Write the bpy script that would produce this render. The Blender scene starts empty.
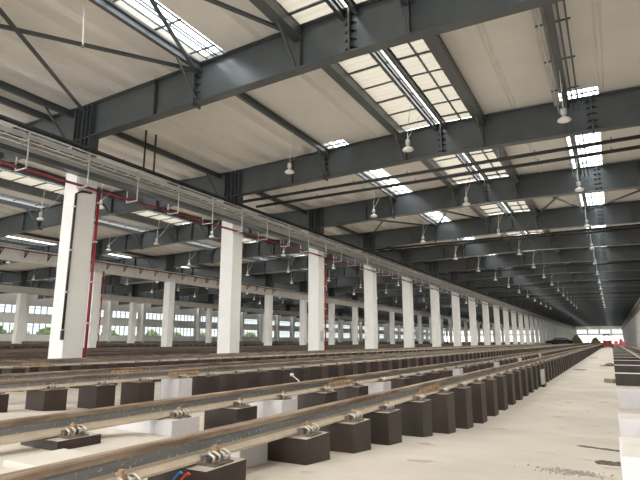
import bpy, bmesh, math, random
from mathutils import Vector, Matrix
random.seed(7)
LAMP_W = 165
SC = bpy.context.scene
COL = SC.collection
H = 1.36                      # eye height above the level floor; heights below are written from eye level with V()
def V(v): return v + H

# ------------------------------------------------------------------ materials
def nodes(name):
    m = bpy.data.materials.new(name); m.use_nodes = True
    nt = m.node_tree; nt.nodes.clear()
    return m, nt, nt.nodes.new, nt.links.new
def plain(name, col, rough=.6, metal=0.0, col2=None, scale=3.0, detail=4.0, lo=.35, hi=.65, bump=0.0, stretch=None, spec=.5, fleck=None):
    m, nt, N, L = nodes(name)
    out = N('ShaderNodeOutputMaterial'); b = N('ShaderNodeBsdfPrincipled')
    L(b.outputs[0], out.inputs[0])
    b.inputs['Roughness'].default_value = rough; b.inputs['Metallic'].default_value = metal
    b.inputs['Specular IOR Level'].default_value = spec
    b.inputs['Base Color'].default_value = (*col, 1)
    if col2 is not None:
        g = N('ShaderNodeNewGeometry'); mp = N('ShaderNodeMapping'); L(g.outputs['Position'], mp.inputs[0])
        if stretch: mp.inputs['Scale'].default_value = stretch
        n = N('ShaderNodeTexNoise'); n.inputs['Scale'].default_value = scale; n.inputs['Detail'].default_value = detail
        n.inputs['Roughness'].default_value = .65
        L(mp.outputs[0], n.inputs['Vector'])
        r = N('ShaderNodeValToRGB'); L(n.outputs[0], r.inputs[0])
        r.color_ramp.elements[0].position = lo; r.color_ramp.elements[0].color = (*col, 1)
        r.color_ramp.elements[1].position = hi; r.color_ramp.elements[1].color = (*col2, 1)
        cs = r.outputs[0]
        if fleck:
            n2 = N('ShaderNodeTexNoise'); n2.inputs['Scale'].default_value = fleck[1]; n2.inputs['Detail'].default_value = 2
            L(g.outputs['Position'], n2.inputs['Vector'])
            r2 = N('ShaderNodeValToRGB'); L(n2.outputs[0], r2.inputs[0])
            r2.color_ramp.elements[0].position = fleck[2]; r2.color_ramp.elements[0].color = (0, 0, 0, 1)
            r2.color_ramp.elements[1].position = fleck[2] + .05; r2.color_ramp.elements[1].color = (1, 1, 1, 1)
            mx = N('ShaderNodeMixRGB'); L(r2.outputs[0], mx.inputs[0]); L(cs, mx.inputs[1]); mx.inputs[2].default_value = (*fleck[0], 1)
            cs = mx.outputs[0]
        L(cs, b.inputs['Base Color'])
        if bump:
            bp = N('ShaderNodeBump'); bp.inputs['Strength'].default_value = bump; bp.inputs['Distance'].default_value = .02
            L(n.outputs[0], bp.inputs['Height']); L(bp.outputs[0], b.inputs['Normal'])
    return m
M = {}
M['floor'] = plain('sandy concrete', (.44,.40,.345), .9, 0, (.60,.555,.49), .55, 8, .3, .7, .25, fleck=((.40,.34,.27), 2.3, .66))
M['deck'] = plain('beige roof membrane', (.72,.69,.645), .75, 0, (.78,.75,.70), .5, 3)
M['steel'] = plain('dark grey steel paint', (.054,.061,.063), .30, 0, (.070,.079,.082), 1.2, 3, spec=.6)
M['dsteel'] = plain('black pipe paint', (.022,.02,.02), .5)
M['column'] = plain('white column paint', (.71,.695,.665), .8, 0, (.77,.76,.735), .8, 5, .3, .7)
M['girder'] = plain('pale concrete', (.50,.47,.42), .85, 0, (.60,.57,.52), 1.0, 5)
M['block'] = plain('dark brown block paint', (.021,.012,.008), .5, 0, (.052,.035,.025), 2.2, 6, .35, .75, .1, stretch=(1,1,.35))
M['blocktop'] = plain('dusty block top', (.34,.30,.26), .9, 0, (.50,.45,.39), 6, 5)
M['white'] = plain('white washed block', (.55,.535,.55), .85, 0, (.62,.605,.615), 3, 5, .3, .7)
M['whitetop'] = plain('dusty white block top', (.57,.54,.50), .9, 0, (.64,.615,.58), 5, 4)
M['web'] = plain('grey rail steel', (.17,.185,.20), .55, .3, (.30,.30,.30), 5, 6, .35, .75, .1, stretch=(1,.25,2), fleck=((.58,.55,.50), 38, .63))
M['railhead'] = plain('rusty rail head', (.125,.07,.04), .7, .1, (.38,.305,.23), 6, 6, .38, .68, .1, stretch=(1,.2,1))
M['foot'] = plain('sandy rail foot', (.44,.36,.27), .9, 0, (.58,.49,.385), 5, 5, .3, .7)
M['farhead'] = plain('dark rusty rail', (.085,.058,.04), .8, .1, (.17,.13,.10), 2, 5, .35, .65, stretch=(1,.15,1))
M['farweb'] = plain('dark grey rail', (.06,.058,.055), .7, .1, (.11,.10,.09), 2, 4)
M['rust'] = plain('rusty joint plate', (.30,.19,.12), .8, 0, (.48,.36,.25), 9, 5)
M['clip'] = plain('galvanised clip', (.50,.48,.44), .4, .5)
M['plate'] = plain('dark base plate', (.10,.085,.075), .7, .2, (.24,.20,.16), 15, 4)
M['bolt'] = plain('rusty bolt', (.36,.24,.14), .7, .2)
M['galv'] = plain('galvanised tray', (.50,.49,.46), .5, .25, (.58,.57,.54), 2, 3)
M['red'] = plain('red fire pipe paint', (.27,.012,.02), .45)
M['redd'] = plain('dull red pipe paint', (.17,.010,.016), .5)
M['lampwhite'] = plain('white lamp enamel', (.72,.70,.66), .4)
M['lampglass'] = plain('frosted lamp lens', (.80,.78,.72), .3)
M['wall'] = plain('pale wall paint', (.74,.73,.70), .85, 0, (.80,.79,.76), .6, 3)
M['winframe'] = plain('grey window frame', (.30,.31,.31), .5)
M['crack'] = plain('black crack fill', (.02,.017,.015), .95, 0, (.16,.13,.10), 30, 4)
M['gravelmat'] = plain('grey gravel', (.22,.20,.18), .9, 0, (.42,.39,.35), 30, 4)
M['wood'] = plain('old timber', (.24,.20,.13), .85, 0, (.34,.29,.2), 12, 4)
M['tarp'] = plain('black tarpaulin', (.02,.021,.024), .45)
M['carpaint'] = plain('black car paint', (.012,.013,.016), .25)
M['carglass'] = plain('car glass', (.12,.17,.22), .1)
M['soil'] = plain('brown soil', (.13,.085,.05), .95, 0, (.24,.17,.11), 3, 6, bump=.4)
M['redmach'] = plain('red machine paint', (.35,.03,.03), .5)
M['pink'] = plain('faded red barrier plastic', (.62,.17,.18), .5)
M['rubber'] = plain('black rubber', (.02,.02,.02), .8)
M['wireblue'] = plain('blue wire', (.03,.22,.55), .5)
M['wirered'] = plain('red wire', (.65,.05,.05), .5)
M['leaf'] = plain('leaves', (.40,.52,.20), .7, 0, (.70,.80,.45), 3, 4)
M['bark'] = plain('bark', (.12,.09,.06), .9)
M['outwall'] = plain('cream outdoor wall', (.44,.41,.35), .9)
M['outground'] = plain('outdoor concrete', (.45,.44,.41), .9)
def translucent(name, col, refl):
    m, nt, N, L = nodes(name)
    out = N('ShaderNodeOutputMaterial'); t = N('ShaderNodeBsdfTranslucent'); d = N('ShaderNodeBsdfDiffuse'); a = N('ShaderNodeAddShader')
    g = N('ShaderNodeNewGeometry'); w = N('ShaderNodeTexWave'); w.wave_type = 'BANDS'; w.bands_direction = 'Y'
    w.inputs['Scale'].default_value = 1.1; w.inputs['Distortion'].default_value = .3
    L(g.outputs['Position'], w.inputs['Vector'])
    r = N('ShaderNodeValToRGB'); L(w.outputs[0], r.inputs[0])
    r.color_ramp.elements[0].color = (col[0]*.88, col[1]*.87, col[2]*.86, 1); r.color_ramp.elements[1].color = (*col, 1)
    L(r.outputs[0], t.inputs[0]); d.inputs[0].default_value = (*refl, 1)
    L(t.outputs[0], a.inputs[0]); L(d.outputs[0], a.inputs[1]); L(a.outputs[0], out.inputs[0])
    return m
M['frp'] = translucent('cream translucent sheet', (.098,.088,.070), (.24,.22,.18))
def glass(name, tint):
    m, nt, N, L = nodes(name)
    out = N('ShaderNodeOutputMaterial'); t = N('ShaderNodeBsdfTransparent'); g = N('ShaderNodeBsdfGlossy'); x = N('ShaderNodeMixShader')
    t.inputs[0].default_value = tint; g.inputs['Roughness'].default_value = .05
    f = N('ShaderNodeLayerWeight'); pw = N('ShaderNodeMath'); pw.operation = 'POWER'; pw.inputs[1].default_value = 5.0
    ml = N('ShaderNodeMath'); ml.operation = 'MULTIPLY_ADD'; ml.inputs[1].default_value = .6; ml.inputs[2].default_value = .035
    L(f.outputs['Facing'], pw.inputs[0]); L(pw.outputs[0], ml.inputs[0]); L(ml.outputs[0], x.inputs[0]); L(t.outputs[0], x.inputs[1]); L(g.outputs[0], x.inputs[2]); L(x.outputs[0], out.inputs[0])
    return m
M['glass'] = glass('clear glazing', (.93,.95,.95,1)); M['winglass'] = glass('dimmed window glass', (.385,.40,.395,1))  # window tint darkened to hold back the bright outdoors

# ------------------------------------------------------------------ mesh builder
class MB:
    def __init__(s): s.v = []; s.f = []; s.mi = []; s.mats = []
    def mat(s, m):
        if m not in s.mats: s.mats.append(m)
        return s.mats.index(m)
    def face(s, idx, m): s.f.append(idx); s.mi.append(s.mat(m))
    def hexa(s, p, m, top=None):       # p: 4 bottom + 4 top corners
        i = len(s.v); s.v += [tuple(q) for q in p]
        for k, f in enumerate(((3,2,1,0),(4,5,6,7),(0,1,5,4),(1,2,6,5),(2,3,7,6),(3,0,4,7))):
            s.face([i+a for a in f], top if (top and k == 1) else m)
    def box(s, x0, x1, y0, y1, z0, z1, m, top=None):
        s.hexa([(x0,y0,z0),(x1,y0,z0),(x1,y1,z0),(x0,y1,z0),(x0,y0,z1),(x1,y0,z1),(x1,y1,z1),(x0,y1,z1)], m, top)
    def bar(s, p, q, w, h, m, up=(0,0,1)):
        p, q = Vector(p), Vector(q); d = (q-p).normalized(); u = Vector(up)
        if abs(d.dot(u)) > .98: u = Vector((1,0,0))
        a = d.cross(u).normalized()*w/2; b = a.cross(d).normalized()*h/2
        s.hexa([p-a-b, p+a-b, q+a-b, q-a-b, p-a+b, p+a+b, q+a+b, q-a+b], m)
    def tube(s, pts, r, m, n=8, caps=True):
        pts = [Vector(p) for p in pts]; rr = r if isinstance(r, (list, tuple)) else [r]*len(pts)
        base = len(s.v); prev = None
        for k, p in enumerate(pts):
            d = (pts[min(k+1, len(pts)-1)] - pts[max(k-1, 0)]).normalized()
            u = Vector((0,0,1)) if abs(d.z) < .95 else Vector((1,0,0))
            a = d.cross(u).normalized()
            if prev and a.dot(prev) < 0: a = -a
            prev = a; b = d.cross(a)
            for j in range(n):
                t = 2*math.pi*j/n; s.v.append(tuple(p + a*math.cos(t)*rr[k] + b*math.sin(t)*rr[k]))
        for k in range(len(pts)-1):
            for j in range(n):
                s.face([base+k*n+j, base+k*n+(j+1) % n, base+(k+1)*n+(j+1) % n, base+(k+1)*n+j], m)
        if caps:
            s.face([base+j for j in range(n)][::-1], m); s.face([base+(len(pts)-1)*n+j for j in range(n)], m)
    def lathe(s, c, prof, m, n=16):    # prof: (r, z) list about the vertical through c
        base = len(s.v)
        for r, z in prof:
            for j in range(n):
                t = 2*math.pi*j/n; s.v.append((c[0]+r*math.cos(t), c[1]+r*math.sin(t), c[2]+z))
        for k in range(len(prof)-1):
            for j in range(n):
                s.face([base+k*n+j, base+k*n+(j+1) % n, base+(k+1)*n+(j+1) % n, base+(k+1)*n+j], m)
        s.face([base+j for j in range(n)][::-1], m); s.face([base+(len(prof)-1)*n+j for j in range(n)], m)
    def prism_y(s, prof, y0, y1, mats):   # closed (x,z) outline, one material per edge
        n = len(prof); i = len(s.v)
        s.v += [(x, y0, z) for x, z in prof] + [(x, y1, z) for x, z in prof]
        for k in range(n): s.face([i+k, i+(k+1) % n, i+n+(k+1) % n, i+n+k], mats[k])
        s.face([i+k for k in range(n)][::-1], mats[0]); s.face([i+n+k for k in range(n)], mats[0])
    def mesh(s, name):
        me = bpy.data.meshes.new(name); me.from_pydata(s.v, [], s.f)
        for m in s.mats: me.materials.append(m)
        me.polygons.foreach_set('material_index', s.mi)
        bm = bmesh.new(); bm.from_mesh(me); bmesh.ops.recalc_face_normals(bm, faces=bm.faces); bm.to_mesh(me); bm.free()
        me.update(); return me
    def build(s, name, parent=None, loc=(0,0,0), bevel=0, smooth=False):
        o = bpy.data.objects.new(name, s.mesh(name)); COL.objects.link(o); o.location = loc
        if parent: o.parent = parent
        if smooth:
            for p in o.data.polygons: p.use_smooth = True
        if bevel:
            md = o.modifiers.new('bevel', 'BEVEL'); md.width = bevel; md.segments = 2; md.limit_method = 'ANGLE'
        return o
def tag(o, label, cat, group=None, kind=None):
    o['label'] = label; o['category'] = cat
    if group: o['group'] = group
    if kind: o['kind'] = kind
    return o
def struct(o): o['kind'] = 'structure'; return o
def copy_tree(o, parent=None):
    c = o.copy(); COL.objects.link(c)
    if parent: c.parent = parent
    for ch in list(o.children): copy_tree(ch, c)
    return c
ONE = 'zeroth first second third fourth fifth sixth seventh eighth ninth tenth eleventh twelfth thirteenth fourteenth fifteenth sixteenth seventeenth eighteenth nineteenth'.split()
TEN = {2:'twent',3:'thirt',4:'fort',5:'fift',6:'sixt',7:'sevent',8:'eight',9:'ninet'}
def nth(n):
    if n >= 100: return 'hundred and ' + nth(n-100) if n > 100 else 'hundredth'
    if n < 20: return ONE[n]
    t, u = divmod(n, 10)
    return TEN[t]+'ieth' if u == 0 else TEN[t]+'y-'+ONE[u]

# ------------------------------------------------------------------ layout
S = 9.0
def BY(k): return 11.77 + S*k            # roof frame positions along the hall
Y0, Y1 = -20.0, 322.0
BAYS = [(-17.0, -5.6, 5.8), (-39.8, -28.4, -17.0), (-65.8, -52.8, -39.8), (-91.6, -78.7, -65.8)]
WALLX = -92.0
RIGHTX = 9.4
def ztop(x, bay):
    x0, xr, x1 = bay; t = min(1, abs(x-xr)/(xr-x0)); return V(9.27 - .27*t)
def zbot(x, bay): return ztop(x, bay) - 1.38
FP = [(-40,-.85),(2.3,-.85),(2.9,-.86),(3.36,-.875),(4.15,-.935),(4.94,-1.0),(6,-1.085),(7,-1.2),(8.07,-1.285),(9.1,-1.343),(11,-1.36),(400,-1.36)]
def fz(y):
    for (a, za), (b, zb) in zip(FP, FP[1:]):
        if a <= y <= b: return V(za + (zb-za)*(y-a)/(b-a))
    return 0.0

# ------------------------------------------------------------------ floor, walls, ceiling
mb = MB(); ys = [Y0] + [y for y, _ in FP if Y0 < y < Y1] + [Y1]
for a, b in zip(ys, ys[1:]):
    i = len(mb.v); mb.v += [(WALLX-.5, a, fz(a)), (RIGHTX+.5, a, fz(a)), (RIGHTX+.5, b, fz(b)), (WALLX-.5, b, fz(b))]
    mb.face([i, i+1, i+2, i+3], M['floor'])
fl = struct(mb.build('floor'))
mb = MB(); mb.box(-260, WALLX-.6, -60, 420, -.6, -.05, M['outground']); mb.box(WALLX-.6, 60, Y1+.4, 480, -.6, -.05, M['outground'])
struct(mb.build('ground'))

mb = MB(); mb.box(-95, 12, 348, 348.4, -.1, V(4.2), M['outwall']); struct(mb.build('wall_outside'))
# far side wall with two bands of windows
LO, HI = (V(1.2), V(3.3)), (V(4.9), V(6.45))
wb = MB(); wn = 0
WY = [54.7 + S*k for k in range(-3, 30)]
ZT = V(9.2)
def wall_piece(y0, y1, z0, z1): wb.box(WALLX-.3, WALLX, y0, y1, z0, z1, M['wall'])
wall_piece(Y0, WY[0]+.7, -.1, ZT)
winframe = MB()
for z0, z1 in ((0, LO[1]-LO[0]),):
    pass
def window_mesh(w, h, nx, name):
    f = MB(); t = .07
    f.box(-.06, .06, 0, w, 0, t, M['winframe']); f.box(-.06, .06, 0, w, h-t, h, M['winframe'])
    f.box(-.05, .05, t, w-t, h*.68-.03, h*.68+.03, M['winframe'])
    for k in range(nx+1):
        y = t/2 + (w-t)*k/nx; f.box(-.055, .055, y-t*.9, y+t*.9, t, h-t, M['winframe'])
    g = MB(); g.box(-.008, .008, t, w-t, t, h-t, M['winglass'])
    return f.mesh(name), g.mesh('pane')
wl, gl = window_mesh(7.2, LO[1]-LO[0], 6, 'window_low'); wh, gh = window_mesh(7.2, HI[1]-HI[0], 6, 'window_high')
for y in WY:
    a, b = y+.9, y+8.1
    wall_piece(y+.7, a, -.1, ZT); wall_piece(b, y+9.7, -.1, ZT)
    wall_piece(a, b, -.1, LO[0]); wall_piece(a, b, LO[1], HI[0]); wall_piece(a, b, HI[1], ZT)
    wb.box(WALLX, WALLX+.8, y-.3, y+.45, -.1, ZT, M['wall'])
    for me, gm, zz in ((wl, gl, LO), (wh, gh, HI)):
        wn += 1
        o = bpy.data.objects.new('window_%d' % wn, me); COL.objects.link(o); o.location = (WALLX-.15, a, zz[0]); struct(o)
        p = bpy.data.objects.new('window_pane', gm); COL.objects.link(p); p.parent = o
wall_piece(WY[-1]+9.7, Y1, -.1, ZT)
struct(wb.build('wall_left'))
mb = MB(); mb.box(WALLX, WALLX+.8, Y0, Y1, 0, V(.02), M['plate']); struct(mb.build('baseboard_left'))
# back wall behind the viewpoint, right wall with a window band, far end wall
mb = MB(); x = WALLX-.3
mb.box(WALLX-.3, RIGHTX+.3, Y0-.3, Y0, V(6.6), V(9.4), M['wall'])
while x < RIGHTX-1: mb.box(x, x+1.2, Y0-.3, Y0, -.2, V(6.6), M['wall']); x += 7.6  # open gaps between piers, added to let light in from behind
struct(mb.build('wall_back'))
mb = MB(); mb.box(RIGHTX, RIGHTX+.3, Y0, Y1, -.1, V(2.0), M['girder']); mb.box(RIGHTX, RIGHTX+.3, Y0, Y1, V(4.2), V(9.4), M['girder'])
for k in range(39):
    y = Y0 + 9*k; mb.box(RIGHTX, RIGHTX+.3, y, y+3.0, V(2.0), V(4.2), M['girder'])
struct(mb.build('wall_right'))
rw, rg = window_mesh(6.0, 2.2, 5, 'window_side')
for k in range(37):
    wn += 1; o = bpy.data.objects.new('window_%d' % wn, rw); COL.objects.link(o); o.location = (RIGHTX+.15, Y0+9*k+3, V(2.0)); struct(o)
    p = bpy.data.objects.new('window_pane', rg); COL.objects.link(p); p.parent = o
# far end: two tiers of openings per bay
ew = MB(); zA, zB, zC = V(3.3), V(3.95), V(6.45)
def endp(x0, x1, z0, z1): ew.box(x0, x1, Y1, Y1+.3, z0, z1, M['girder'])
ends = []
for (x0, xr, x1) in BAYS:
    n = 4; w = (x1-x0)/n
    for k in range(n):
        a = x0 + k*w; e = .25
        endp(a, a+e, -.1, zC); endp(a+w-e, a+w, -.1, zC)
        endp(a+e, a+w-e, zA, zB)
        ends.append((a+e, a+w-e))
endp(WALLX-.3, RIGHTX+.3, zC, V(9.4)); endp(5.8, RIGHTX+.3, -.1, zC)
struct(ew.build('wall_end'))
for a, b in ends:
    w, h = b-a, zC-zB
    f = MB(); t = .12
    f.box(0, w, -.06, .06, 0, t, M['winframe']); f.box(0, w, -.06, .06, h-t, h, M['winframe'])
    for q in range(3): f.box(q*(w-t)/2, q*(w-t)/2+t, -.055, .055, t, h-t, M['winframe'])
    wn += 1; o = struct(f.build('window_%d' % wn, loc=(a, Y1+.15, zB)))
    g = MB(); g.box(t, w-t, -.01, .01, t, h-t, M['winglass']); g.build('window_pane', o)

# ceiling decks: membrane with small seams and soft ribs, holes for the skylights
def deck_profile(bay, xa, xb, waves):
    out = []; n = max(2, int((xb-xa)/.06))
    for i in range(n+1):
        x = xa + (xb-xa)*i/n; z = ztop(x, bay) + .05
        if waves:
            t = (x/1.38) % 1.0
            z += .24*(1 if .12 < t < .52 else (t/.12 if t <= .12 else max(0, 1-(t-.52)/.22)))
        else:
            t = ((x - bay[1] + 1.53) / 3.05) % 1.0
            d = abs(t-.5)*3.05
            if .03 < d < .09: z -= .055
        out.append((x, z))
    return out
def deck_strip(mb, bay, xa, xb, ya, yb, waves=False):
    pr = deck_profile(bay, xa, xb, waves); i = len(mb.v); n = len(pr)
    mb.v += [(x, ya, z) for x, z in pr] + [(x, yb, z) for x, z in pr] + [(pr[0][0], ya, pr[0][1]+.25), (pr[-1][0], ya, pr[-1][1]+.25), (pr[0][0], yb, pr[0][1]+.25), (pr[-1][0], yb, pr[-1][1]+.25)]
    for k in range(n-1): mb.face([i+k, i+k+1, i+n+k+1, i+n+k], M['deck'])
    mb.face([i+2*n, i+2*n+1, i+2*n+3, i+2*n+2], M['deck'])
RID = 1.72                                # half width of the ridge skylight
def strips(bay):                          # narrow clear strips
    x0, xr, x1 = bay
    return (xr-5.50, xr-4.45), (xr+4.65, xr+6.05)
def gap_open(bi, g, side):
    if bi == 0 and g == 1: return (BY(1)-.75, BY(1))
    return (BY(g-1), BY(g))
NG = 35
for bi, bay in enumerate(BAYS):
    x0, xr, x1 = bay; mb = MB(); (la, lb), (ra, rb) = strips(bay)
    deck_strip(mb, bay, x0, la, Y0, Y1, True); deck_strip(mb, bay, lb, xr-RID, Y0, Y1)
    deck_strip(mb, bay, xr+RID, ra, Y0, Y1); deck_strip(mb, bay, rb, x1, Y0, Y1, bi > 0)
    for (xa, xb), sd in (((la, lb), 0), ((ra, rb), 1)):
        deck_strip(mb, bay, xa, xb, Y0, BY(-1)); 
        if bi == 0: deck_strip(mb, bay, xa, xb, BY(0), gap_open(0, 1, sd)[0])
        deck_strip(mb, bay, xa, xb, BY(NG-1), Y1)
    i = len(mb.v)
    for ya, yb in ((Y0, BY(-1)), (BY(NG-1), Y1)): deck_strip(mb, bay, xr-RID, xr+RID, ya, yb)
    struct(mb.build('ceiling' if bi == 0 else 'ceiling_%d' % (bi+1)))
mb = MB(); mb.box(5.8, RIGHTX+.3, Y0, Y1, V(9.0), V(9.2), M['deck']); struct(mb.build('ceiling_side'))

# ------------------------------------------------------------------ skylights
def ridge_skylight(bay, g):
    x0, xr, x1 = bay; ln = S-.04
    root = bpy.data.objects.new('skylight', None); COL.objects.link(root)
    zt = ztop(xr, bay)
    for sgn in (-1, 1):
        p = MB(); a, b = sorted((xr+sgn*.10, xr+sgn*RID)); za, zb2 = ztop(a, bay)+.10, ztop(b, bay)+.10
        n = 36; i = len(p.v)
        for k in range(n+1):
            y = ln*k/n; dz = .018*(k % 2)
            p.v += [(a, y, za+dz), (b, y, zb2+dz)]
        for k in range(n): p.face([i+2*k, i+2*k+1, i+2*k+3, i+2*k+2], M['frp'])
        p.build('translucent_sheet', root)
        bb = MB()
        bb.bar((a+.03, 0, za-.05), (a+.03, ln, za-.05), .05, .06, M['steel']); bb.bar((b-.03, 0, zb2-.05), (b-.03, ln, zb2-.05), .05, .06, M['steel'])
        for k in range(7):
            y = .6 + k*1.28; w = .03 if k % 2 else .06
            bb.bar((a, y, za-.05), (b, y, zb2-.05), w, .06, M['steel'])
        bb.box((a+b)/2-.03, (a+b)/2+.03, 0, ln, min(za, zb2)-.12, min(za, zb2)-.06, M['steel']) if sgn > 0 else None
        bb.build('frame', root)
    c = MB(); c.box(xr-.10, xr+.10, 0, ln, zt+.06, zt+.13, M['glass']); c.build('ridge_pane', root)
    return root
def strip_skylight(bay, xa, xb, ln=S-.04, nc=6):
    root = bpy.data.objects.new('skylight', None); COL.objects.link(root)
    z = ztop((xa+xb)/2, bay)+.12
    p = MB(); p.box(xa, xb, 0, ln, z, z+.012, M['glass']); p.build('pane', root)
    f = MB()
    for t in (.22, .5, .62, .9): x = xa+(xb-xa)*t; f.box(x-.02, x+.02, 0, ln, z-.06, z-.01, M['steel'])
    for k in range(nc): f.box(xa, xb, (.8 if nc > 1 else .3)+k*1.5, (.86 if nc > 1 else .36)+k*1.5, z-.1, z-.06, M['steel'])
    f.build('frame', root)
    return root
BAYNAME = ['over the aisle bay', 'over the second bay beyond the white columns', 'over the third bay further off', 'over the last bay along the window wall']
BAYSH = ['aisle bay', 'second bay', 'third bay', 'window wall bay']
SKY_N = [24, 12, 8, 6]
for bi, bay in enumerate(BAYS):
    x0, xr, x1 = bay; (la, lb), (ra, rb) = strips(bay)
    pr = [(ridge_skylight(bay, 0), 'wide cream ridge skylight'), (strip_skylight(bay, la, lb), 'narrow clear roof strip nearer the window wall'), (strip_skylight(bay, ra, rb), 'narrow clear roof strip nearer the aisle')]
    for root, nm in pr:
        first = True
        for g in range(0, SKY_N[bi]):
            if bi == 0 and g == 1 and not nm.startswith('wide'):
                xa, xb = (la, lb) if 'window wall' in nm else (ra, rb)
                o = strip_skylight(bay, xa, xb, .71, 1); o.location = (0, BY(1)-.73, 0)
            else:
                o = root if first else copy_tree(root); first = False
                o.location = (0, BY(g-1)+.02, 0)
            tag(o, f'{nm}, {nth(g+1)} from the camera, {BAYSH[bi]}', 'skylight', nm + 's of the ' + BAYSH[bi])
        # the far remainder, too many and too small to count
        far = MB(); ya, yb = BY(SKY_N[bi]-1), BY(NG-1)
        if nm.startswith('wide'):
            for sgn in (-1, 1):
                a, b = sorted((xr+sgn*.0, xr+sgn*RID)); i = len(far.v)
                far.v += [(a, ya, ztop(a, bay)+.1), (b, ya, ztop(b, bay)+.1), (b, yb, ztop(b, bay)+.1), (a, yb, ztop(a, bay)+.1)]
                far.face([i, i+1, i+2, i+3], M['frp'])
        else:
            xa, xb = (la, lb) if 'window wall' in nm else (ra, rb)
            far.box(xa, xb, ya, yb, ztop(xa, bay)+.12, ztop(xa, bay)+.13, M['glass'])
        o = far.build('skylight_run'); tag(o, f'far distant run of {nm}s, {BAYSH[bi]}', 'skylight', None, 'stuff')

# ------------------------------------------------------------------ roof beams
def sections(mb, pts, hw, m):           # pts: (x, zlow, zhigh)
    i = len(mb.v)
    for x, a, b in pts: mb.v += [(x, -hw, a), (x, hw, a), (x, hw, b), (x, -hw, b)]
    for k in range(len(pts)-1):
        o = i+4*k
        for j in range(4): mb.face([o+j, o+(j+1) % 4, o+4+(j+1) % 4, o+4+j], m)
    mb.face([i, i+1, i+2, i+3], m); e = i+4*(len(pts)-1); mb.face([e+3, e+2, e+1, e], m)
def make_beam(bay):
    x0, xr, x1 = bay; xs = [x0+.02, xr, x1-.02]; st = M['steel']
    mb = MB()
    sections(mb, [(x, ztop(x, bay)-.025, ztop(x, bay)) for x in xs], .19, st)
    sections(mb, [(x, zbot(x, bay), zbot(x, bay)+.03) for x in xs], .19, st)
    sections(mb, [(x, zbot(x, bay)+.03, ztop(x, bay)-.025) for x in xs], .009, st)
    root = mb.build('roof_beam')
    for xs_ in (xr-5.75, xr, xr+5.75):
        s = MB(); zb, zt = zbot(xs_, bay)-.10, ztop(xs_, bay)-.03
        if xs_ == xr: zb = zbot(xs_, bay)+.03
        s.box(xs_-.028, xs_+.028, -.19, .19, zb, zt, st)
        for k in range(5):              # stiffening gussets and bolt heads on both sides
            z = zbot(xs_, bay)+.16+k*.26
            for sx in (-1, 1):
                for sy in (-1, 1):
                    i = len(s.v); x = xs_+sx*.028
                    s.v += [(x, sy*.012, z-.012), (x+sx*.17, sy*.012, z-.012), (x, sy*.18, z-.012), (x, sy*.012, z+.012), (x+sx*.17, sy*.012, z+.012), (x, sy*.18, z+.012)]
                    for f in ((0,1,2),(3,5,4),(0,3,4,1),(1,4,5,2),(2,5,3,0)): s.face([i+q for q in f], M['dsteel'])
        s.build('splice_plate', root)
    for xs_ in (xr-7.6, xr-1.6, xr+1.75, xr+7.6):
        s = MB(); s.box(xs_-.01, xs_+.01, -.17, .17, zbot(xs_, bay)+.03, ztop(xs_, bay)-.025, st); s.build('stiffener', root)
    for sgn, xe in ((1, x0), (-1, x1)):
        if xe < -90: continue
        # stub post standing on the column, with stiffeners
        p = MB(); a, b = sorted((xe+sgn*.02, xe+sgn*.48))
        zb, zt = V(6.96), ztop(xe, bay)-.03
        p.box(a, b, -.012, .012, zb, zbot(xe, bay), st)
        for x in (a+.01, (a+b)/2, b-.01): p.box(x-.014, x+.014, -.22, .22, zb, zt, st)
        p.box(a, b, -.22, .22, zb-.03, zb, st)
        p.build('support_post', root)
    return root
BEAM_N = [34, 26, 18, 16]
for bi, bay in enumerate(BAYS):
    pb = make_beam(bay); first = True
    k0 = -1 if bi == 0 else 0
    for k in range(k0, BEAM_N[bi]):
        o = pb if first else copy_tree(pb); first = False
        o.location = (0, BY(k), 0)
        w = 'directly overhead at the camera end' if k < 0 else f'{nth(k+1)} from the camera end'
        tag(o, f'dark grey steel roof beam of the {BAYSH[bi]}, {w}', 'roof beam', 'roof beams of the ' + BAYSH[bi])
    if BEAM_N[bi] < 34:
        mb = MB()
        for k in range(BEAM_N[bi], 34):
            y = BY(k)
            for a, b in ((bay[0], bay[1]), (bay[1], bay[2])):
                mb.hexa([(a, y-.19, zbot(a, bay)), (b, y-.19, zbot(b, bay)), (b, y+.19, zbot(b, bay)), (a, y+.19, zbot(a, bay)),
                         (a, y-.19, ztop(a, bay)), (b, y-.19, ztop(b, bay)), (b, y+.19, ztop(b, bay)), (a, y+.19, ztop(a, bay))], M['steel'])
        tag(mb.build('beam_run'), f'far distant run of dark roof beams, {BAYSH[bi]}', 'roof beam', None, 'stuff')

# ------------------------------------------------------------------ purlins and bracing
def make_purlin(x, bay, w, d, braces):
    st = M['steel']; zt = ztop(x, bay)-.03; ln = S-.05; mb = MB()
    mb.box(-w/2, w/2, 0, ln, -.02, 0, st); mb.box(-w/2, w/2, 0, ln, -d, -d+.02, st); mb.box(-.012 if w < .3 else -w/2+.02, .012 if w < .3 else w/2-.02, 0, ln, -d+.02, -.02, st)
    o = mb.build('purlin', loc=(x, 0, zt))
    if braces:
        for y0, y1 in ((1.15, .2), (ln-1.15, ln-.2)):
            b = MB(); b.bar((0, y0, -d), (0, y1, -1.30), .06, .06, st); b.build('fly_brace', o)
    return o
PUR = [(-11.25, .14, .26, 1, 'beside the clear strip nearer the window wall'), (-1.72, .34, .38, 1, 'edging the ridge skylight on the window wall side'),
       (-.22, .12, .24, 0, 'under the ridge on the window wall side'), (.22, .12, .24, 0, 'under the ridge on the aisle side'), (1.72, .34, .38, 1, 'edging the ridge skylight on the aisle side'),
       (4.93, .20, .26, 1, 'carrying pipes above the aisle'), (10.9, .14, .26, 1, 'above the aisle side column row')]
PUR[0] = (-5.55, *PUR[0][1:])
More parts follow.
